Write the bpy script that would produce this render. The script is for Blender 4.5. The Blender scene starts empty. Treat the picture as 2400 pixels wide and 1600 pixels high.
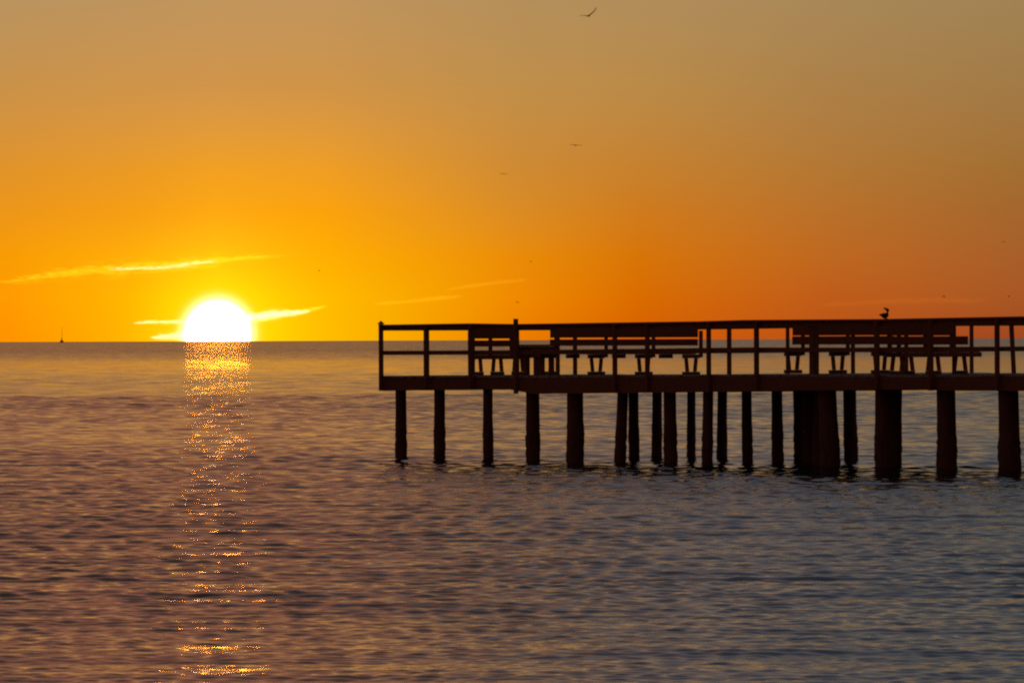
import bpy, bmesh, math, random
import numpy as np
from mathutils import Vector, Matrix

random.seed(7)
rng = np.random.default_rng(11)
S = bpy.context.scene
COL = S.collection
R = math.radians

# ------------------------------------------------------------------ camera
HC = 2.50                     # eye height above the water
HFOV = 8.2                    # telephoto
F = 1200 / math.tan(R(HFOV / 2))      # focal length in photo pixels (2400 wide)
cam_d = bpy.data.cameras.new("camera")
cam = bpy.data.objects.new("camera", cam_d)
COL.objects.link(cam)
cam_d.sensor_width = 36
cam_d.angle = R(HFOV)
cam_d.clip_start = 0.5
cam_d.clip_end = 60000
cam.location = (0, 0, HC)
ROLL = 0.00354
PITCH = -6.3 / F
cam.rotation_euler = (Matrix.Rotation(PITCH, 3, 'X').to_4x4() @ Matrix.Rotation(math.pi / 2, 4, 'X')
                      @ Matrix.Rotation(-ROLL, 4, 'Z')).to_euler()
S.camera = cam

SUN_AZ, SUN_EL = -2.36, 0.05          # degrees, azimuth from +Y towards +X

# ------------------------------------------------------------------ sky
def lin(c):
    out = []
    for v in c:
        v = v / 255
        out.append(v / 12.92 if v <= 0.04045 else ((v + 0.055) / 1.055) ** 2.4)
    return (out[0], out[1], out[2], 1)

W = bpy.data.worlds.new("World")
S.world = W
W.use_nodes = True
nt = W.node_tree
nt.nodes.clear()

class G:
    """tiny node-graph helper"""
    def __init__(s, tree): s.t = tree
    def new(s, typ, **kw):
        n = s.t.nodes.new(typ)
        for k, v in kw.items(): setattr(n, k, v)
        return n
    def put(s, sock, v):
        if isinstance(v, bpy.types.NodeSocket): s.t.links.new(v, sock)
        else: sock.default_value = v
    def m(s, op, a, b=0.0, c=0.0, clamp=False):
        n = s.new('ShaderNodeMath', operation=op, use_clamp=clamp)
        s.put(n.inputs[0], a); s.put(n.inputs[1], b); s.put(n.inputs[2], c)
        return n.outputs[0]
    def mr(s, v, a, b, c=0.0, d=1.0, smooth=False):
        n = s.new('ShaderNodeMapRange', interpolation_type='SMOOTHSTEP' if smooth else 'LINEAR')
        for i, x in enumerate((v, a, b, c, d)): s.put(n.inputs[i], x)
        return n.outputs[0]
    def mix(s, f, a, b, blend='MIX'):
        n = s.new('ShaderNodeMix', data_type='RGBA', blend_type=blend)
        n.clamp_factor = True
        s.put(n.inputs[0], f); s.put(n.inputs[6], a); s.put(n.inputs[7], b)
        return n.outputs[2]
    def ramp(s, f, stops):
        n = s.new('ShaderNodeValToRGB')
        e = n.color_ramp.elements
        while len(e) < len(stops): e.new(0.5)
        for i, (p, c) in enumerate(stops):
            e[i].position = p; e[i].color = c
        s.put(n.inputs[0], f)
        return n.outputs[0]
    def gauss(s, x, w):       # exp(-(x/w)^2)
        q = s.m('DIVIDE', x, w)
        return s.m('EXPONENT', s.m('MULTIPLY', s.m('MULTIPLY', q, q), -1.0))

g = G(nt)
tc = g.new('ShaderNodeTexCoord')
sep = g.new('ShaderNodeSeparateXYZ'); nt.links.new(tc.outputs['Generated'], sep.inputs[0])
X, Y, Z = sep.outputs
EL = g.m('MULTIPLY', g.m('ARCSINE', Z), 57.29578)
AZ = g.m('MULTIPLY', g.m('ARCTAN2', X, Y), 57.29578)
ELc = g.m('MAXIMUM', EL, -0.04)
pos = lambda el: (el + 0.05) / (el + 3.0)
P = g.m('DIVIDE', g.m('ADD', ELc, 0.05), g.m('ADD', ELc, 3.0))
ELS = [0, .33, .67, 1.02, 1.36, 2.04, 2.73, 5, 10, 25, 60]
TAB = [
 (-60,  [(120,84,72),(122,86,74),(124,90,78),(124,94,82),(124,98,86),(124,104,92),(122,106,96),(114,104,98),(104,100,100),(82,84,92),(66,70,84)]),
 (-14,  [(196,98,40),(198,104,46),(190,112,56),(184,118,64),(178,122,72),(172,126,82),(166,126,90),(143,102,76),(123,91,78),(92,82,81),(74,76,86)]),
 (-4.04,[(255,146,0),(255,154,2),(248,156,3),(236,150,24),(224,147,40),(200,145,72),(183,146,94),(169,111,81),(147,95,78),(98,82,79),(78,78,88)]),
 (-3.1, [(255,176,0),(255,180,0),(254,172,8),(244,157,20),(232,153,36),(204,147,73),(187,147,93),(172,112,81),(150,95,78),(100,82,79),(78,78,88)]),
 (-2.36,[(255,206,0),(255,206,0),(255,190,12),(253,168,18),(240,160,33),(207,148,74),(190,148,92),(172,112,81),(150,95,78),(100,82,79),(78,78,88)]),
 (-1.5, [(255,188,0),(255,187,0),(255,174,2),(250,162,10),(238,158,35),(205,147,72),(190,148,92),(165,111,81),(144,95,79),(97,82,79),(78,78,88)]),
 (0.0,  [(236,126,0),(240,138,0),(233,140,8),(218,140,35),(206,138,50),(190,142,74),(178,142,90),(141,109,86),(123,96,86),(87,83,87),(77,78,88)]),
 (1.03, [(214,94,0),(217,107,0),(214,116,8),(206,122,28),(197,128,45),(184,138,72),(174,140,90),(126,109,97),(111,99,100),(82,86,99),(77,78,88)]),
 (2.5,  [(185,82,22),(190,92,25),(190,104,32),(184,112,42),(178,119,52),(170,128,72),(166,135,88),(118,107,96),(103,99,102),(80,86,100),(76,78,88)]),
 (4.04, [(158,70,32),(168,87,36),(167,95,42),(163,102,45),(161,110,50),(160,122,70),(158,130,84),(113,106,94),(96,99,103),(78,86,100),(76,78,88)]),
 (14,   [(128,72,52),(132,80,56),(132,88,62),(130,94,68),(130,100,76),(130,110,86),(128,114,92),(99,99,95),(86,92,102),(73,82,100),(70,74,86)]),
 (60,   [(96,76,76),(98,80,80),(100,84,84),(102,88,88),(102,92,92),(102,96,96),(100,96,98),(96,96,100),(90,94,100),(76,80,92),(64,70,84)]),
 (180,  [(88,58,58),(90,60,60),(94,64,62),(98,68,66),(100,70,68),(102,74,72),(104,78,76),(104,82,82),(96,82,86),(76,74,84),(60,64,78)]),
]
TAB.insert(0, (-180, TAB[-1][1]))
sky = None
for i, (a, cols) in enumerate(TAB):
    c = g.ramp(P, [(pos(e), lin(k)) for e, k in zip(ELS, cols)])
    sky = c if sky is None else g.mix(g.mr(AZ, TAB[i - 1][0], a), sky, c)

# distance from the sun's centre, slightly flattened by refraction
dAz = g.m('SUBTRACT', AZ, SUN_AZ)
dEl = g.m('SUBTRACT', EL, SUN_EL)
D = g.m('SQRT', g.m('ADD', g.m('MULTIPLY', dAz, dAz), g.m('MULTIPLY', dEl, dEl)))
addc = None
def add(color, f):
    global sky
    col = g.new('ShaderNodeRGB'); col.outputs[0].default_value = color
    sc = g.new('ShaderNodeVectorMath', operation='SCALE')
    nt.links.new(col.outputs[0], sc.inputs[0]); g.put(sc.inputs['Scale'], f)
    v = g.new('ShaderNodeVectorMath', operation='ADD')
    nt.links.new(sky, v.inputs[0]); nt.links.new(sc.outputs[0], v.inputs[1])
    sky = v.outputs[0]
add((.5, .28, .003, 1), g.gauss(D, 0.48))                 # aureole
add((1.5, 1.25, .8, 1), g.gauss(g.m('MAXIMUM', g.m('SUBTRACT', D, .235), 0.0), .06))
add((4, 2.2, 1.0, 1), g.mr(D, .272, .262))               # solar disc

# thin wisps of cirrus lit by the sun (azimuth / elevation of the real sky)
def yh(px): return 801.5 - ROLL * px
def azel(px, py): return (px - 1200) / 292.2, (yh(px) - py) / 292.2 - .012
wv = g.new('ShaderNodeCombineXYZ')
g.put(wv.inputs[0], g.m('MULTIPLY', AZ, 4.0)); g.put(wv.inputs[1], g.m('MULTIPLY', EL, 26.0))
nz = g.new('ShaderNodeTexNoise'); nz.inputs['Scale'].default_value = 1.3; nz.inputs['Detail'].default_value = 5
nt.links.new(wv.outputs[0], nz.inputs['Vector'])
NZ = nz.outputs[0]
NZ2v = g.new('ShaderNodeCombineXYZ')
g.put(NZ2v.inputs[0], g.m('MULTIPLY', AZ, 9.0)); g.put(NZ2v.inputs[1], g.m('MULTIPLY', EL, 50.0))
nz2 = g.new('ShaderNodeTexNoise'); nz2.inputs['Scale'].default_value = 1.7; nz2.inputs['Detail'].default_value = 4
nt.links.new(NZ2v.outputs[0], nz2.inputs['Vector'])
NZ2 = nz2.outputs[0]
def streak(pts, wid, color, strength, frag=.5):
    """pts: photo-pixel centre line converted to angles; wid: half width (px) per point"""
    a = [azel(*p) for p in pts]
    lo, hi = a[0][0], a[-1][0]
    fc = g.new('ShaderNodeFloatCurve'); fw = g.new('ShaderNodeFloatCurve')
    t = g.mr(AZ, lo, hi)
    e0 = min(q[1] for q in a); e1 = max(q[1] for q in a) + 1e-4
    for node, vals in ((fc, [(q[1] - e0) / (e1 - e0) for q in a]), (fw, [w / 20 for w in wid])):
        cp = node.mapping.curves[0].points
        while len(cp) < len(a): cp.new(.5, .5)
        for k, q in enumerate(a):
            cp[k].location = ((q[0] - lo) / (hi - lo), vals[k])
        node.mapping.update()
        g.put(node.inputs['Value'], t)
    cen = g.m('ADD', g.m('MULTIPLY', fc.outputs[0], e1 - e0), e0)
    cen = g.m('ADD', cen, g.m('MULTIPLY', g.m('SUBTRACT', NZ2, .5), .03))
    w = g.m('ADD', g.m('MULTIPLY', fw.outputs[0], 20 / 292.2), 1e-4)
    w = g.m('MULTIPLY', w, g.mr(NZ, .25, .7, 1 - frag, 1 + frag * .5))
    core = g.gauss(g.m('SUBTRACT', EL, cen), w)
    win = g.m('MULTIPLY', g.mr(t, 0, .12, 0, 1, True), g.mr(t, 1, .86, 0, 1, True))
    inside = g.m('MULTIPLY', g.m('GREATER_THAN', AZ, lo), g.m('LESS_THAN', AZ, hi))
    f = g.m('MULTIPLY', g.m('MULTIPLY', core, win), inside)
    f = g.m('MULTIPLY', f, g.mr(NZ2, .3, .62, 1 - frag, 1.0))
    add(color, g.m('MULTIPLY', f, strength))
streak([(-30,664),(60,655),(150,641),(300,629),(450,618),(560,606),(690,599)], [3,6,11,14,11,7,2], (.38,.38,.01,1), .8, .85)
streak([(250,631),(380,627),(460,617),(520,612)], [2,4,4.5,2], (.5,.5,.42,1), .8, .8)
streak([(560,748),(610,741),(650,736),(690,733),(735,727)], [8,9,7,4,1.5], (1,.92,.6,1), 1.35, .5)
streak([(590,752),(660,738),(715,728),(775,716)], [6,7,5,2], (.4,.4,.02,1), .9, .5)
streak([(310,757),(350,755),(400,754),(440,754)], [1.5,3,3.5,6], (.9,.8,.45,1), .9, .4)
streak([(350,791),(385,789),(415,787),(445,785)], [1,5,7,11], (.9,.8,.5,1), 1.1, .4)
streak([(870,713),(960,706),(1030,699),(1090,693)], [2,3.5,4,2], (.35,.20,.01,1), .5, .4)
streak([(1040,680),(1120,668),(1180,661),(1245,655)], [2,4,4,2], (.3,.18,.01,1), .35, .4)
streak([(1900,718),(2080,707),(2230,704),(2330,712)], [3,6,6,3], (.10,.035,.0,1), .5, .5)

ns = g.new('ShaderNodeTexSky', sky_type='NISHITA', sun_disc=False)
ns.sun_elevation = R(max(SUN_EL, 0.3)); ns.sun_rotation = R(SUN_AZ)
ns.altitude = 0; ns.air_density = 1.2; ns.dust_density = 2.0
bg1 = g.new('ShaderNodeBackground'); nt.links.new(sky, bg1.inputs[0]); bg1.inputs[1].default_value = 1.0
bg2 = g.new('ShaderNodeBackground'); nt.links.new(ns.outputs[0], bg2.inputs[0]); bg2.inputs[1].default_value = 0.002
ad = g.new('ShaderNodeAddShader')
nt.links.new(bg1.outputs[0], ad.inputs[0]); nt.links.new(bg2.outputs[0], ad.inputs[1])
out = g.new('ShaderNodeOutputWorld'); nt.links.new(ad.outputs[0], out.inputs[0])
W.cycles.sampling_method = 'MANUAL'; W.cycles.sample_map_resolution = 1024

# ------------------------------------------------------------------ sun lamp, exposure
sd = bpy.data.lights.new("sun", 'SUN')
sd.energy = 0.10; sd.angle = R(0.53); sd.color = (1, .275, .012)
sun = bpy.data.objects.new("sun", sd); COL.objects.link(sun)
el, az = R(SUN_EL + .14), R(SUN_AZ)
to_sun = Vector((math.sin(az) * math.cos(el), math.cos(az) * math.cos(el), math.sin(el)))
sun.rotation_euler = to_sun.to_track_quat('Z', 'Y').to_euler()
sun.location = (-40, 120, 60)

S.view_settings.view_transform = 'Standard'
S.view_settings.look = 'None'
S.view_settings.exposure = 0
S.view_settings.gamma = 1
S.render.engine = 'CYCLES'
S.cycles.use_denoising = False
S.cycles.max_bounces = 5
S.cycles.filter_width = 2.2
S.cycles.sample_clamp_direct = 22

# ------------------------------------------------------------------ helpers
def mat(name):
    m = bpy.data.materials.new(name); m.use_nodes = True
    m.node_tree.nodes.clear()
    q = G(m.node_tree)
    b = q.new('ShaderNodeBsdfPrincipled'); o = q.new('ShaderNodeOutputMaterial')
    m.node_tree.links.new(b.outputs[0], o.inputs[0])
    return m, q, b

def wood(name, c0, c1, rough=.75, scale=(2, 2, 14)):
    m, q, b = mat(name)
    t = q.new('ShaderNodeTexCoord'); mp = q.new('ShaderNodeMapping')
    mp.inputs['Scale'].default_value = scale
    m.node_tree.links.new(t.outputs['Object'], mp.inputs[0])
    n = q.new('ShaderNodeTexNoise'); n.inputs['Scale'].default_value = 3; n.inputs['Detail'].default_value = 6
    m.node_tree.links.new(mp.outputs[0], n.inputs['Vector'])
    c = q.ramp(n.outputs[0], [(.3, (*c0, 1)), (.7, (*c1, 1))])
    m.node_tree.links.new(c, b.inputs['Base Color'])
    b.inputs['Roughness'].default_value = rough
    b.inputs['Specular IOR Level'].default_value = .25
    bp = q.new('ShaderNodeBump'); bp.inputs['Strength'].default_value = .35; bp.inputs['Distance'].default_value = .01
    m.node_tree.links.new(n.outputs[0], bp.inputs['Height']); m.node_tree.links.new(bp.outputs[0], b.inputs['Normal'])
    return m

M_WOOD = wood("weathered_wood", (.15, .028, .008), (.25, .052, .015), .85, (12, 12, 1.5))
M_DECK = wood("deck_boards", (.17, .10, .07), (.27, .17, .12), .38, (3, 3, 3))
M_PILE = wood("tarred_pile", (.09, .019, .006), (.16, .036, .011), .85, (5, 5, 1.0))

def plain(name, c, rough=.6):
    m, q, b = mat(name)
    t = q.new('ShaderNodeTexCoord')
    n = q.new('ShaderNodeTexNoise'); n.inputs['Scale'].default_value = 18
    m.node_tree.links.new(t.outputs['Object'], n.inputs['Vector'])
    cc = q.ramp(n.outputs[0], [(.35, (*[v * .7 for v in c], 1)), (.65, (*c, 1))])
    m.node_tree.links.new(cc, b.inputs['Base Color'])
    b.inputs['Roughness'].default_value = rough
    return m
M_FEATHER = plain("dark_feathers", (.05, .022, .014))
M_HULL = plain("hull_paint_hazed", (.26, .13, .06))  # lightened to warm orange-brown: distance haze put into the hull and mast colour
M_SAIL = plain("sail_cloth_hazed", (.40, .22, .10))  # same haze and sunset glow mixed into the sail's colour

def link(name, bm, material, parent=None, smooth=False):
    me = bpy.data.meshes.new(name)
    bmesh.ops.recalc_face_normals(bm, faces=bm.faces)
    bm.to_mesh(me); bm.free()
    me.materials.append(material)
    if smooth:
        for p in me.polygons: p.use_smooth = True
    o = bpy.data.objects.new(name, me); COL.objects.link(o)
    if parent: o.parent = parent
    return o

def empty(name, loc=(0, 0, 0), rz=0.0):
    o = bpy.data.objects.new(name, None); COL.objects.link(o)
    o.location = loc; o.rotation_euler = (0, 0, rz)
    o.empty_display_size = .2
    return o

def tag(o, label, cat, group=None):
    o['label'] = label; o['category'] = cat
    if group: o['group'] = group

def box8(bm, pts):
    """pts: 4 bottom corners (ccw) then 4 top corners"""
    v = [bm.verts.new(p) for p in pts]
    for f in ((3, 2, 1, 0), (4, 5, 6, 7), (0, 1, 5, 4), (1, 2, 6, 5), (2, 3, 7, 6), (3, 0, 4, 7)):
        bm.faces.new([v[i] for i in f])

def beam(bm, a, b, w, h, side=None, j=0.0):
    """a bar from a to b, w wide (horizontal), h tall, top face through a,b centre"""
    a, b = Vector(a), Vector(b)
    d = (b - a).normalized()
    s = Vector(side).normalized() if side is not None else Vector((-d.y, d.x, 0)).normalized()
    u = d.cross(s); u = u if u.z > 0 or abs(u.z) < 1e-6 else -u
    s = s * w / 2; u = u * h / 2
    box8(bm, [a - s - u, b - s - u, b + s - u, a + s - u, a - s + u, b - s + u, b + s + u, a + s + u])

# ------------------------------------------------------------------ plan of the pier
# u runs along the pier's near side from its sea end (left) towards the shore (right, nearer);
# v runs across it, away from the camera.
O0 = Vector((-2.72, 150.0))
DU = Vector((.578, -.816)); DV = Vector((.816, .578))
WID, LEN = 5.0, 30.0
ROT = math.atan2(DU.y, DU.x)
def uv(u, v, z=0): 
    p = O0 + DU * u + DV * v
    return Vector((p.x, p.y, z))
def u_at(px, v):
    k = (px - 1200) / F
    return (k * (150 + .578 * v) + 2.72 - .816 * v) / (.578 + .816 * k)
def v_at(px, u):
    k = (px - 1200) / F
    return (k * (150 - .816 * u) + 2.72 - .578 * u) / (.816 - .578 * k)
def interp(x, xs, ys): return float(np.interp(x, xs, ys))
KU = [0, 4.8, 12.9, 17, 21, 30]
def zdeck(u): return interp(u, KU, [1.735, 1.743, 1.795, 1.782, 1.802, 1.82])
RU = [0, 3.2, 4.8, 9.0, 11.2, 12.6, 17, 21, 30]
def zrail(u): return interp(u, RU, [2.805, 2.822, 2.802, 2.822, 2.832, 2.852, 2.852, 2.882, 2.92])
def zfas(u): return interp(u, [0, 4.79, 4.8, 10.5, 15, 18.4, 18.5, 30], [1.415, 1.475, 1.37, 1.425, 1.485, 1.515, 1.49, 1.52])

pier = empty("pier", uv(0, 0, 0))
tag(pier, "long dark wooden fishing pier on round piles crossing the right half of the sea", "pier")
def rel(p): return Vector(p) - pier.location
PL = Matrix.Translation(-pier.location)

# deck boards (across the pier, small gaps, slightly uneven)
bm = bmesh.new()
u = 0.0
while u < LEN:
    w = .14
    dz = random.uniform(-.004, .004); e0 = random.uniform(-.02, .02)
    a, b, c, d = uv(u, -.03 + e0), uv(u + w, -.03 + e0), uv(u + w, WID + .03 + e0), uv(u, WID + .03 + e0)
    zt0, zt1 = zdeck(u) + dz, zdeck(u + w) + dz
    box8(bm, [rel((p.x, p.y, z - .038)) for p, z in ((a, zt0), (b, zt1), (c, zt1), (d, zt0))] +
             [rel((p.x, p.y, z)) for p, z in ((a, zt0), (b, zt1), (c, zt1), (d, zt0))])
    u += .148
link("deck", bm, M_DECK, pier)

def fascia(u0, u1, v, th, parent=pier):
    bm = bmesh.new()
    n = max(2, int((u1 - u0) / .9))
    for i in range(n):
        a, b = u0 + (u1 - u0) * i / n, u0 + (u1 - u0) * (i + 1) / n
        pts = []
        for zf in (0, 1):
            for (uu, vv) in ((a, v), (b, v), (b, v + th), (a, v + th)):
                z = zdeck(uu) - .040 if zf else zfas(min(max(uu, u0 + 1e-3), u1 - 1e-3))
                p = uv(uu, vv); pts.append(rel((p.x, p.y, z)))
        box8(bm, pts)
    bmesh.ops.remove_doubles(bm, verts=bm.verts, dist=1e-4)
    return link("fascia_board", bm, M_WOOD, parent)
fascia(0.0, 4.75, .0, .05)
fascia(4.60, 18.45, -.055, .05)
fascia(18.46, LEN, -.02, .05)
fascia(0.0, LEN, WID - .05, .05)
bm = bmesh.new()            # end fascia
a, b = uv(.0, .05), uv(.0, WID - .05); c, d = uv(.05, WID - .05), uv(.05, .05)
box8(bm, [rel((p.x, p.y, 1.42)) for p in (a, b, c, d)] + [rel((p.x, p.y, zdeck(0) - .04)) for p in (a, b, c, d)])
link("fascia_board", bm, M_WOOD, pier)
for v in (1.25, 2.5, 3.75):  # stringers under the boards
    bm = bmesh.new()
    n = 20
    for i in range(n):
        a, b = LEN * i / n, LEN * (i + 1) / n
        pa, pb = uv(a + .06 if i == 0 else a, v), uv(b, v)
        beam(bm, rel((pa.x, pa.y, zdeck(a) - .16)), rel((pb.x, pb.y, zdeck(b) - .16)), .07, .22)
    link("stringer", bm, M_WOOD, pier)

# piles: px at top, px at the waterline, v row, diameter in px of the photo
PILES = [(939, 939, .25, 26), (1030, 1029, .25, 26), (1143, 1143, .25, 23), (1248, 1248, .25, 32), (1347, 1348, .25, 39),
         (1461, 1452, .3, 26), (1484, 1485, 2.5, 24), (1540, 1538, 4.6, 23), (1569, 1571, .3, 30), (1620, 1619, 4.6, 20),
         (1660, 1656, .3, 25), (1693, 1691, 4.6, 23), (1749, 1751, 2.5, 24), (1820, 1822, 2.5, 26), (1872, 1876, 4.6, 30),
         (1903, 1899, 2.5, 32), (1937, 1945, .3, 44), (1922, 1918, 1.3, 30), (1990, 1994, 4.6, 31), (2069, 2069, .3, 38), (2098, 2094, 1.6, 34),
         (2216, 2219, .3, 45), (2362, 2366, .3, 49), (2492, 2494, .3, 48), (2440, 2440, 4.6, 36)]
def pile(px0, px1, v, dpx):
    u0, u1 = u_at(px0, v), u_at(px1, v)
    top, base = uv(u0, v), uv(u1, v)
    zt = zdeck(u0) - .06
    if v < 1: zt = min(zt, zdeck(u0) - .06)
    r = dpx * base.y / F / 2
    bm = bmesh.new()
    ns, nr = 22, 46
    ph = random.uniform(0, 50)
    rings = []
    for k in range(nr + 1):
        z = -2.0 + (zt + 2.0) * k / nr
        f = (z - 0) / zt
        cx, cy = base.x + (top.x - base.x) * f, base.y + (top.y - base.y) * f
        ring = []
        for i in range(ns):
            a = 2 * math.pi * i / ns
            rough = .012 * math.sin(a * 3 + ph + z * 2.1) + .008 * math.sin(7 * a - z * 5 + ph)
            grow = max(0, min(1, (.95 - z) / .45))          # barnacle belt in the tide zone
            rough += grow * (.06 + random.uniform(-.10, .12))
            rr = r * (1 + rough) * (1.0 - .02 * f)
            ring.append(bm.verts.new(rel((cx + rr * math.cos(a), cy + rr * math.sin(a), z))))
        rings.append(ring)
    for k in range(nr):
        for i in range(ns):
            bm.faces.new((rings[k][i], rings[k][(i + 1) % ns], rings[k + 1][(i + 1) % ns], rings[k + 1][i]))
    bm.faces.new(rings[0]); bm.faces.new(rings[-1])
    return link("pile", bm, M_PILE, pier, True)
for p in PILES: pile(*p)

# railing: a top rail per side with its posts and lower rail as pieces
def rail_run(pts, zf, lower=True):
    """pts: list of (u,v); zf(u) gives the rail's top"""
    bm = bmesh.new()
    for (a, b) in zip(pts[:-1], pts[1:]):
        pa, pb = uv(*a), uv(*b)
        beam(bm, rel((pa.x, pa.y, zf(a[0]) - .022)), rel((pb.x, pb.y, zf(b[0]) - .022)), .15, .044)      # cap
        beam(bm, rel((pa.x, pa.y, zf(a[0]) - .086)), rel((pb.x, pb.y, zf(b[0]) - .086)), .044, .084)      # board
    top = link("railing", bm, M_WOOD, pier)
    if lower:
        bm = bmesh.new()
        for (a, b) in zip(pts[:-1], pts[1:]):
            pa, pb = uv(*a), uv(*b)
            beam(bm, rel((pa.x, pa.y, zdeck(a[0]) + .478)), rel((pb.x, pb.y, zdeck(b[0]) + .478)), .045, .09)
        link("mid_rail", bm, M_WOOD, top)
    return top

def post(par, u, v, wpx, zb, zt, lean=0.0, cap=False):
    w = wpx * uv(u, v).y / F
    bm = bmesh.new()
    c0, c1 = uv(u, v), uv(u, v)
    c1.x += lean
    e = DU.to_3d() * w / 2 * .72; f = DV.to_3d() * w / 2 * .72
    # square post turned with the pier: its silhouette is a little wider than its side
    q = [(-1, -1), (1, -1), (1, 1), (-1, 1)]
    pts = [rel(Vector((c0.x, c0.y, zb)) + e * i + f * k) for i, k in q] + [rel(Vector((c1.x, c1.y, zt)) + e * i + f * k) for i, k in q]
    box8(bm, pts)
    if cap:
        tv = rel((c1.x, c1.y, zt + .075))
        base = [rel(Vector((c1.x, c1.y, zt + .001)) + e * i * 1.6 + f * k * 1.6) for i, k in q]
        vs = [bm.verts.new(p) for p in base]; t = bm.verts.new(tv)
        bm.faces.new(vs[::-1])
        for i in range(4): bm.faces.new((vs[i], vs[(i + 1) % 4], t))
    return link("railing_post", bm, M_WOOD, par)

VF = .0
front = rail_run([(0, VF)] + [(x, VF) for x in (1.6, 3.2, 4.8, 7, 9.0, 11.2, 12.6, 15, 17, 19, 21, 25.5, LEN)], zrail)
for px, w, dz, cap in [(893, 11.5, .012, True), (998, 11, -.04, False), (1103, 13, -.04, False), (1209, 11.5, .105, False), (1441, 12, -.04, False),
                       (1517, 11.5, -.04, False), (1661, 11.5, -.04, False), (1773, 12.5, -.04, False), (1906, 23, -.04, False),
                       (2055, 14, -.04, False), (2181, 14, -.04, False), (2337, 12.5, -.04, False), (2480, 13, -.04, False)]:
    u = u_at(px, -.10 if w < 20 else .08)
    post(front, u, -.10 if w < 20 else .10, w, zfas(u) + .005 if w < 20 else zdeck(u) - .03, zrail(u) + (dz if dz else -.046), cap=cap)

# end rail (sea end) and far-side rail, standing inside the boards
zr2 = lambda u: zdeck(u) + 1.06
endr = rail_run([(.12, .2), (.12, WID - .1)], zrail)
for v in [v_at(p, .12) for p in (1001, 1108, 1212, 1307)] + [WID - .1]:
    post(endr, .12, v, 10.5, zdeck(.1) + .001, zrail(0) - .045)
far = rail_run([(.18, WID - .1)] + [(x, WID - .1) for x in (3, 6, 9, 12, 15, 18, 21, 25, LEN)], zr2)
for px, w, ln in [(1709, 11, 0), (1846, 9, 0), (1999, 10, 0), (2124, 10, 0), (2236, 10, 0), (2277, 9.5, 0), (2376, 11, -.05)]:
    u = u_at(px, WID - .1)
    post(far, u, WID - .1, w, zdeck(u) + .001, zr2(u) - .045, lean=ln)

# ------------------------------------------------------------------ benches
def lbox(bm, x0, x1, y0, y1, z0, z1):
    box8(bm, [(x0, y0, z0), (x1, y0, z0), (x1, y1, z0), (x0, y1, z0), (x0, y0, z1), (x1, y0, z1), (x1, y1, z1), (x0, y1, z1)])
def lpart(name, par, *boxes):
    bm = bmesh.new()
    for b in boxes: lbox(bm, *b)
    return link(name, bm, M_WOOD, par)
def bench(label, loc, rz, length, frames, cleats=(), splay=-.03, lw=.058, apron=False, top=.765, low=.60, top_len=None):
    """local x along the seat, local +y is the back side"""
    t = empty("bench", loc, rz)
    tag(t, label, "bench", "wooden benches on the pier")
    lpart("seat", t, *[(0, length, -.17 + i * .118, -.17 + i * .118 + .108, .425, .465) for i in range(3)])
    lpart("back_board", t, (0, length, .195, .225, low, .735))
    lpart("back_board", t, (0, top_len or length, .203, .233, top, .965))
    if apron: lpart("apron", t, (.0, length, -.222, -.192, .335, .423), (.0, length, .203, .233, .335, .423))
    for x in frames:
        lpart("bearer", t, (x - .04, x + .04, -.19, .20, .345, .423))
        for y, s in ((-.12, -1), (.13, 1)):
            bm = bmesh.new()
            o = s * splay
            pts = [(x - lw/2, y - lw/2 + o, .075), (x + lw/2, y - lw/2 + o, .075), (x + lw/2, y + lw/2 + o, .075), (x - lw/2, y + lw/2 + o, .075),
                   (x - lw/2, y - lw/2, .344), (x + lw/2, y - lw/2, .344), (x + lw/2, y + lw/2, .344), (x - lw/2, y + lw/2, .344)]
            box8(bm, pts); link("leg", bm, M_WOOD, t)
        lpart("foot", t, (x - .045, x + .045, -.19, .20, .003, .073))
        lpart("upright", t, (x - .04, x + .04, .236, .275, .36, .90))
    for x in cleats:
        lpart("cleat", t, (x - .06, x + .06, -.11, .16, .345, .423))
    return t

# long bench facing the near rail
vb = 1.7
ua, ub = u_at(1290, vb + .21), u_at(1634, vb + .21)
fr = [u_at(p, vb) - ua for p in (1397, 1508, 1619)]
bench("longest bench, slatted back, four trestle legs, behind the middle railing", uv(ua, vb, zdeck((ua + ub) / 2)), ROT, ub - ua,
      [.14] + fr, [u_at(1340, vb) - ua, u_at(1448, vb) - ua, u_at(1558, vb) - ua])
vb = 1.7
ua, ub = u_at(1858, vb + .21), u_at(2096, vb + .21)
bench("bench with two thin back slats just left of the perched bird", uv(ua, vb, zdeck((ua + ub) / 2)), ROT, ub - ua,
      [u_at(1858, vb) - ua, u_at(1963, vb) - ua, u_at(2062, vb) - ua], [], top=.75, low=.57)
# benches across the pier
uc = 1.15
va, vb2 = v_at(1112, uc), v_at(1226, uc)
bench("short bench set crosswise at the sea end, beside the tall raised post", uv(uc, va, zdeck(uc)), ROT + math.pi / 2, vb2 - va, [.06, (vb2 - va) * .47, vb2 - va - .12], splay=.035, lw=.06, apron=True)
uc = 16.2
va, vb2 = v_at(2096, uc), v_at(2284, uc)
bench("short crosswise bench under the railing nearest the right edge", uv(uc, va, zdeck(uc)), ROT + math.pi / 2, vb2 - va, [.08, v_at(2126, uc) - va, v_at(2188, uc) - va, v_at(2250, uc) - va], splay=.05, lw=.06, apron=True, top=.75, low=.57, top_len=v_at(2252, uc) - va)

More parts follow.
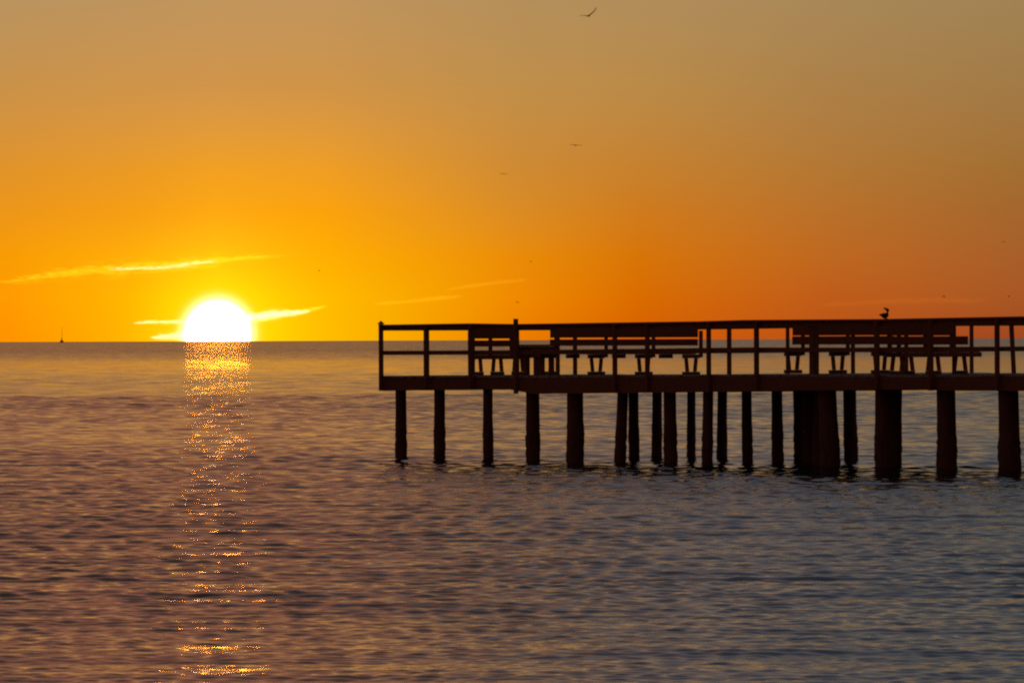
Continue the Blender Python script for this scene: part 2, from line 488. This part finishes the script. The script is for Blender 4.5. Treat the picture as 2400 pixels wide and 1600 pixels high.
# low table between the two left benches
ut = 2.6
v0, v1 = v_at(1226, ut), v_at(1292, ut)
tb = empty("wooden_table", uv(ut, v0, zdeck(ut)), ROT + math.pi / 2)
tag(tb, "low wooden cleaning table between the crosswise end bench and the longest bench", "table")
L = v1 - v0
lpart("tabletop", tb, *[(0, L, -.3 + i * .15, -.3 + i * .15 + .14, .60, .64) for i in range(4)])
lpart("apron", tb, (.03, L - .03, -.26, -.22, .36, .598), (.03, L - .03, .22, .26, .36, .598))
for x in (.30 * L, L - .12):
    for y in (-.17, .17):
        lpart("leg", tb, (x - .045, x + .045, y - .045, y + .045, .003, .597))
for x in (.3 * L, L - .12):
    lpart("foot", tb, (x - .07, x + .07, -.3, -.22, .002, .07))

# ------------------------------------------------------------------ birds
def cam_point(px, py, Yd):
    dx, dy = px - 1200, 800 - py
    x = dx + dy * ROLL; z = -dx * ROLL + dy
    return Vector((x / F * Yd, Yd, HC + (z / F + PITCH) * Yd))

def ring_loft(bm, secs):
    """secs: (centre, u-vector, v-vector) elliptical sections, closed at both ends"""
    n = 12; rings = []
    for c, a, b in secs:
        rings.append([bm.verts.new(c + a * math.cos(2 * math.pi * i / n) + b * math.sin(2 * math.pi * i / n)) for i in range(n)])
    for r0, r1 in zip(rings[:-1], rings[1:]):
        for i in range(n): bm.faces.new((r0[i], r0[(i + 1) % n], r1[(i + 1) % n], r1[i]))
    bm.faces.new(rings[0][::-1]); bm.faces.new(rings[-1])

def flying_bird(loc, label, heading, wing_a, wing_b, body=.5, chord=.17):
    """heading and wings are world vectors; each wing is a list of points from shoulder to tip"""
    h = Vector(heading).normalized()
    side = h.cross(Vector((0, 0, 1))).normalized(); up = side.cross(h)
    bm = bmesh.new()
    prof = [(-.62, .012, .03), (-.5, .02, .075), (-.36, .03, .06), (-.2, .06, .06), (0, .085, .08), (.16, .085, .08), (.28, .06, .06), (.36, .05, .05),
            (.43, .05, .052), (.48, .035, .035), (.51, .016, .014), (.6, .006, .006)]
    ring_loft(bm, [(h * p * body, up * a * body * 1.1, side * b * body * 1.1) for p, a, b in prof])
    for wing in (wing_a, wing_b):
        pts = [Vector((0, 0, 0)) + h * .1 * body] + [Vector(w) for w in wing]
        n = len(pts)
        secs = []
        for i, p in enumerate(pts):
            k = i / (n - 1)
            ch = chord * (1 - .72 * k ** 1.5)
            d = (pts[min(i + 1, n - 1)] - pts[max(i - 1, 0)]).normalized()
            nrm = d.cross(h)
            nrm = nrm.normalized() if nrm.length > 1e-5 else up
            secs.append((p - h * ch * .15, h * ch * .5, nrm * max(.012, .03 * (1 - k))))
        ring_loft(bm, secs)
    o = link("bird", bm, M_FEATHER, None, True)
    o.location = loc
    tag(o, label, "bird", "birds flying over the sea")
    return o

flying_bird(cam_point(1378, 38, 480), "largest flying bird, one wing raised, at the very top of the sky", (.53, .85, .02),
            [(.18, -.08, .10), (.36, -.14, .25), (.50, -.18, .40), (.56, -.24, .56)], [(-.16, .14, .03), (-.34, .34, .05), (-.5, .52, .04)], .52, .2)
flying_bird(cam_point(1349, 341, 620), "bird gliding with level wings, alone below the largest bird", (-.25, .95, -.02),
            [(.2, .02, .03), (.4, .04, .03), (.58, .05, -.02)], [(-.2, -.03, .06), (-.36, -.05, .05), (-.5, -.08, .06)], .5, .17)
flying_bird(cam_point(1180, 408, 820), "bird with drooping wing tips, left of the two birds higher up", (.05, 1, 0),
            [(.18, 0, .07), (.34, 0, .05), (.52, 0, -.09)], [(-.18, 0, .07), (-.34, 0, .05), (-.52, 0, -.03)], .5, .17)
flying_bird(cam_point(2352, 567, 900), "thin-winged bird high above the pier, close to the right edge", (.3, .95, 0),
            [(.16, -.05, .03), (.34, -.1, .0)], [(-.16, .05, .0), (-.34, .1, -.08)], .45, .15)
flying_bird(cam_point(1244, 613, 1300), "tiny bird speck above the faint right-hand cloud streak", (.9, .4, 0),
            [(.06, -.2, .05), (.12, -.42, .02)], [(-.06, .2, .05), (-.12, .42, .02)], .5, .16)
flying_bird(cam_point(1212, 708, 1000), "tiny bird with a bent wing just above the raised pier post", (.7, .7, 0),
            [(.14, -.14, .03), (.25, -.26, -.16)], [(-.1, .1, .1), (-.2, .2, .06)], .45, .16)
flying_bird(cam_point(2212, 694, 1000), "tiny bird low over the railing, right of the perched bird", (-.8, .6, 0),
            [(.1, .14, -.08), (.2, .26, -.16)], [(-.08, -.12, -.06), (-.2, -.26, -.14)], .45, .17)
flying_bird(cam_point(2364, 695, 1200), "faint small bird low over the railing, nearest the right edge", (.8, .6, 0),
            [(.08, -.1, .12), (.14, -.2, .22)], [(-.08, .1, .1), (-.14, .2, .16)], .45, .16)
flying_bird(cam_point(748, 634, 1300), "tiny bird speck between the long cloud streak and the pier's end", (.8, .5, 0),
            [(.1, -.14, .08), (.2, -.3, .16)], [(-.1, .14, -.02), (-.2, .3, -.1)], .45, .15)

# perched bird on the near rail
ub_ = u_at(2073, 0)
pb = uv(ub_, 0, zrail(ub_))
bm = bmesh.new()
s = .178                                     # body length
h = Vector((1, 0, 0)); up = Vector((0, 0, 1)); sd_ = Vector((0, 1, 0))
cz = .068
body = [(-.60, .02, .012), (-.5, .05, .03), (-.38, .1, .06), (-.2, .19, .13), (0, .25, .18), (.2, .24, .18), (.36, .17, .14), (.46, .07, .07)]
ring_loft(bm, [(Vector((x * s, 0, cz + s * (.12 - .10 * (1 - abs(x)) + .02))) - up * a * s * .35, up * a * s * 1.25, sd_ * b * s) for x, a, b in body])
neck = [((.24, .08), .17), ((.31, .26), .12), ((.35, .40), .095), ((.37, .50), .11), ((.35, .57), .13)]
ring_loft(bm, [(Vector((x * s, 0, cz + z * s)), h * r * s, sd_ * r * s) for (x, z), r in neck])
head = [((.52, .50), .03), ((.45, .52), .12), ((.34, .58), .17), ((.22, .65), .15), ((.12, .71), .11), ((.0, .77), .08), ((-.10, .81), .035)]
dirv = Vector((-.8, 0, .45)).normalized(); nv = Vector((.45, 0, .8)).normalized()
ring_loft(bm, [(Vector((x * s, 0, cz + z * s)), nv * r * s, sd_ * r * s) for (x, z), r in head])
for yy in (-.018, .018):
    ring_loft(bm, [(Vector((.03, yy, z)), h * .005, sd_ * .005) for z in (0, .03, cz)])
    ring_loft(bm, [(Vector((.03 + x, yy, .006)), up * .004, sd_ * .008) for x in (-.012, .01, .034)])
pbird = link("perched_bird", bm, M_FEATHER, None, True)
pbird.location = pb
tag(pbird, "small dark bird perched on the pier's top rail, bill tipped up", "bird")

# ------------------------------------------------------------------ sailboat on the horizon
dist = 8500
bp_ = cam_point(145, 790, dist)
boat = empty("sailboat", (bp_.x, dist, 0), R(70))
tag(boat, "tiny distant sailboat with a tall thin mast on the horizon at far left", "sailboat")
bm = bmesh.new()
hull = [(-4.6, .9, 1.3), (-3, 1.35, 1.2), (0, 1.5, 1.15), (3, 1.0, 1.3), (5.2, .08, 1.7)]
rings = []
for x, w, zt in hull:
    rings.append([bm.verts.new(p) for p in ((x, -w, zt), (x, -w * .8, .2), (x, 0, -.4), (x, w * .8, .2), (x, w, zt))])
for a, b in zip(rings[:-1], rings[1:]):
    for i in range(4): bm.faces.new((a[i], b[i], b[i + 1], a[i + 1]))
    bm.faces.new((a[4], b[4], b[0], a[0]))
bm.faces.new(rings[0]); bm.faces.new(rings[-1][::-1])
link("hull", bm, M_HULL, boat)
bm = bmesh.new()
ring_loft(bm, [(Vector((.4, 0, z)), Vector((r, 0, 0)), Vector((0, r, 0))) for z, r in ((1.1, .22), (10, .18), (19, .10))])
link("mast", bm, M_HULL, boat, True)
lpart("cabin", boat, (-2.2, 1.6, -.9, .9, 1.2, 2.5))
bm = bmesh.new()
vs = [bm.verts.new(p) for p in ((.1, -.04, 2.2), (-3.8, -.5, 2.6), (.1, -.04, 6.6), (.1, .04, 2.2), (-3.8, -.42, 2.6), (.1, .04, 6.6))]
for f in ((0, 1, 2), (5, 4, 3), (0, 3, 4, 1), (1, 4, 5, 2), (2, 5, 3, 0)): bm.faces.new([vs[i] for i in f])
link("sail", bm, M_SAIL, boat)

# ------------------------------------------------------------------ sea
def build_sea():
    rr = [1.5, 4, 10, 20, 30, 38, 42]
    r = 45.0
    while r < 320:
        rr.append(r); r *= 1.0009
    while r < 12500:
        rr.append(r); r *= 1.0015
    rr = np.array(rr)
    step = np.gradient(rr)
    fine = np.linspace(-7.2, 7.2, 610)
    coarse = np.concatenate([[7.6, 8.2, 9, 11, 15, 22, 32, 45, 60, 80, 105, 130, 155]])
    a = np.concatenate([-coarse[::-1], fine, coarse, [180]])
    ang = np.radians(a)
    nr, na = len(rr), len(a)
    RR, AA = np.meshgrid(rr, ang, indexing='ij')
    XX = (RR * np.sin(AA)).astype(np.float64); YY = (RR * np.cos(AA)).astype(np.float64)
    ZZ = np.zeros_like(XX)
    fade = np.clip((11 - np.abs(np.degrees(AA))) / 3.8, 0, 1)
    stepc = step[:, None]
    # gusts: slow patches of rougher and smoother water
    gust = np.zeros_like(XX)
    for k in range(14):
        lam = rng.uniform(18, 90); th = rng.normal(0, .5)
        kx, ky = 2 * np.pi / lam * np.sin(th) , 2 * np.pi / lam * np.cos(th) * .6
        gust += np.cos(kx * XX + ky * YY + rng.uniform(0, 7))
    gust = 1 + .13 * gust / np.sqrt(7)
    gust = np.clip(gust, .5, 1.6)
    # slicks seen as paler bands
    slick = 1 - .22 * np.exp(-((RR - 190) / 30) ** 2) - .4 * np.exp(-((np.log(RR / 740)) / .22) ** 2)
    N = 300
    lams = np.exp(rng.uniform(np.log(.15), np.log(100), N))
    # chop: short steep ripples close by; further out only the wave groups are kept
    lam0 = np.maximum(.20, .0037 * rr)
    slope = np.interp(np.log(rr), np.log([1, 160, 320, 800, 2500, 12000]), [.028, .027, .020, .0075, .0014, .0008])
    for lam in lams:
        th = rng.normal(.1, .75)
        k = 2 * np.pi / lam
        amp = slope * (.6 + .8 * rng.random()) / k * np.exp(-(np.log(lam / lam0) / .62) ** 2)
        amp *= np.clip((lam / step - 2.2) / 2.0, 0, 1)
        act = np.nonzero(amp * k > 1e-4)[0]
        if not len(act): continue
        a0, a1 = act[0], act[-1] + 1
        phs = k * (np.sin(th) * XX[a0:a1] + np.cos(th) * YY[a0:a1]) + rng.uniform(0, 6.3)
        c = np.cos(phs)
        ZZ[a0:a1] += amp[a0:a1, None] * (c + .15 * c * c)
    for lam in np.exp(rng.uniform(np.log(.75), np.log(1.7), 16)):      # longer-crested wavelets rolling in
        th = rng.normal(.03, .12); k = 2 * np.pi / lam
        last = int(np.searchsorted(rr, 330))
        amp = .0110 / k * np.clip((330 - rr[:last]) / 230, 0, 1) * np.clip((lam / step[:last] - 2.2) / 2.0, 0, 1)
        ZZ[:last] += amp[:, None] * np.cos(k * (np.sin(th) * XX[:last] + np.cos(th) * YY[:last]) + rng.uniform(0, 6.3))
    for lam in (2.7, 3.1, 3.6, 4.2, 5.0):                            # a low swell with long straight crests
        th = rng.normal(.04, .05); k = 2 * np.pi / lam
        amp = .0130 / k * np.clip((420 - rr) / 250, 0, 1)
        ZZ += amp[:, None] * np.cos(k * (np.sin(th) * XX + np.cos(th) * YY) + rng.uniform(0, 6.3))
    ZZ *= gust * slick
    # long low swell that makes the far horizon slightly uneven
    for lam, amp in ((60, .008), (95, .012), (140, .02), (230, .03)):
        for _ in range(2):
            th = rng.normal(0, .9); k = 2 * np.pi / lam
            w = np.clip((RR - 900) / 3000, 0, 1)
            ZZ += amp * w * np.cos(k * (np.sin(th) * XX + np.cos(th) * YY) + rng.uniform(0, 6.3))
    ZZ *= fade
    # polar sheet centred under the camera
    nv = nr * na
    co = np.empty((nv + 1, 3), np.float32)
    co[:nv, 0] = XX.ravel(); co[:nv, 1] = YY.ravel(); co[:nv, 2] = ZZ.ravel(); co[nv] = (0, 0, 0)
    i = np.arange(nr - 1)[:, None]; j = np.arange(na)[None, :]
    j2 = (j + 1) % na
    quads = np.stack([i * na + j, (i + 1) * na + j, (i + 1) * na + j2, i * na + j2], -1).reshape(-1, 4)[:, ::-1]
    jj = np.arange(na)
    tris = np.stack([np.full(na, nv), (jj + 1) % na, jj], -1)[:, ::-1]
    # order so that normals point up
    v0, v1, v2 = co[quads[500, 0]], co[quads[500, 1]], co[quads[500, 2]]
    if np.cross(v1 - v0, v2 - v0)[2] < 0: quads = quads[:, ::-1]
    v0, v1, v2 = co[tris[0, 0]], co[tris[0, 1]], co[tris[0, 2]]
    if np.cross(v1 - v0, v2 - v0)[2] < 0: tris = tris[:, ::-1]
    nq, ntr = len(quads), len(tris)
    me = bpy.data.meshes.new("sea")
    me.vertices.add(nv + 1); me.vertices.foreach_set("co", co.ravel())
    me.loops.add(nq * 4 + ntr * 3)
    me.loops.foreach_set("vertex_index", np.concatenate([quads.ravel(), tris.ravel()]).astype(np.int32))
    me.polygons.add(nq + ntr)
    me.polygons.foreach_set("loop_start", np.concatenate([np.arange(nq) * 4, nq * 4 + np.arange(ntr) * 3]).astype(np.int32))
    me.polygons.foreach_set("use_smooth", np.ones(nq + ntr, bool))
    me.update(calc_edges=True)
    o = bpy.data.objects.new("sea", me); COL.objects.link(o)
    o['kind'] = "structure"
    m, q, b = mat("sea_water")
    b.inputs['Base Color'].default_value = (.010, .011, .012, 1)
    b.inputs['IOR'].default_value = 1.333
    geo = q.new('ShaderNodeNewGeometry')
    ln = q.new('ShaderNodeVectorMath', operation='LENGTH'); m.node_tree.links.new(geo.outputs['Position'], ln.inputs[0])
    rough = q.mr(ln.outputs['Value'], 200, 1600, .08, .20)      # waves too small for the mesh far out
    # a calm slick lies across the bay
    sx = q.new('ShaderNodeSeparateXYZ'); m.node_tree.links.new(geo.outputs['Position'], sx.inputs[0])
    nb = q.new('ShaderNodeTexNoise'); nb.inputs['Scale'].default_value = .012; nb.inputs['Detail'].default_value = 5
    m.node_tree.links.new(geo.outputs['Position'], nb.inputs['Vector'])
    yy = q.m('ADD', sx.outputs[1], q.m('MULTIPLY', q.m('SUBTRACT', nb.outputs[0], .5), 260))
    band = q.m('MULTIPLY', q.mr(yy, 430, 560, 0, 1, True), q.mr(yy, 1000, 760, 0, 1, True))
    band2 = q.m('MULTIPLY', q.mr(yy, 160, 185, 0, 1, True), q.mr(yy, 260, 225, 0, 1, True))
    rough = q.m('MULTIPLY', rough, q.m('SUBTRACT', 1.0, q.m('ADD', q.m('MULTIPLY', band, .22), q.m('MULTIPLY', band2, .2))))
    # calmer and choppier lanes
    mp = q.new('ShaderNodeMapping'); mp.inputs['Scale'].default_value = (.35, .10, 1)
    m.node_tree.links.new(geo.outputs['Position'], mp.inputs[0])
    n = q.new('ShaderNodeTexNoise'); n.inputs['Scale'].default_value = 1; n.inputs['Detail'].default_value = 9; n.inputs['Roughness'].default_value = .78
    m.node_tree.links.new(mp.outputs[0], n.inputs['Vector'])
    rough = q.m('MULTIPLY', rough, q.mr(n.outputs[0], .36, .64, .5, 1.5))
    m.node_tree.links.new(rough, b.inputs['Roughness'])
    n2 = q.new('ShaderNodeTexNoise'); n2.inputs['Scale'].default_value = 7; n2.inputs['Detail'].default_value = 3
    m.node_tree.links.new(geo.outputs['Position'], n2.inputs['Vector'])
    bp = q.new('ShaderNodeBump'); bp.inputs['Strength'].default_value = .2; bp.inputs['Distance'].default_value = .011
    m.node_tree.links.new(n2.outputs[0], bp.inputs['Height']); m.node_tree.links.new(bp.outputs[0], b.inputs['Normal'])
    me.materials.append(m)
    print("SEA", nv, ZZ.std())
build_sea()
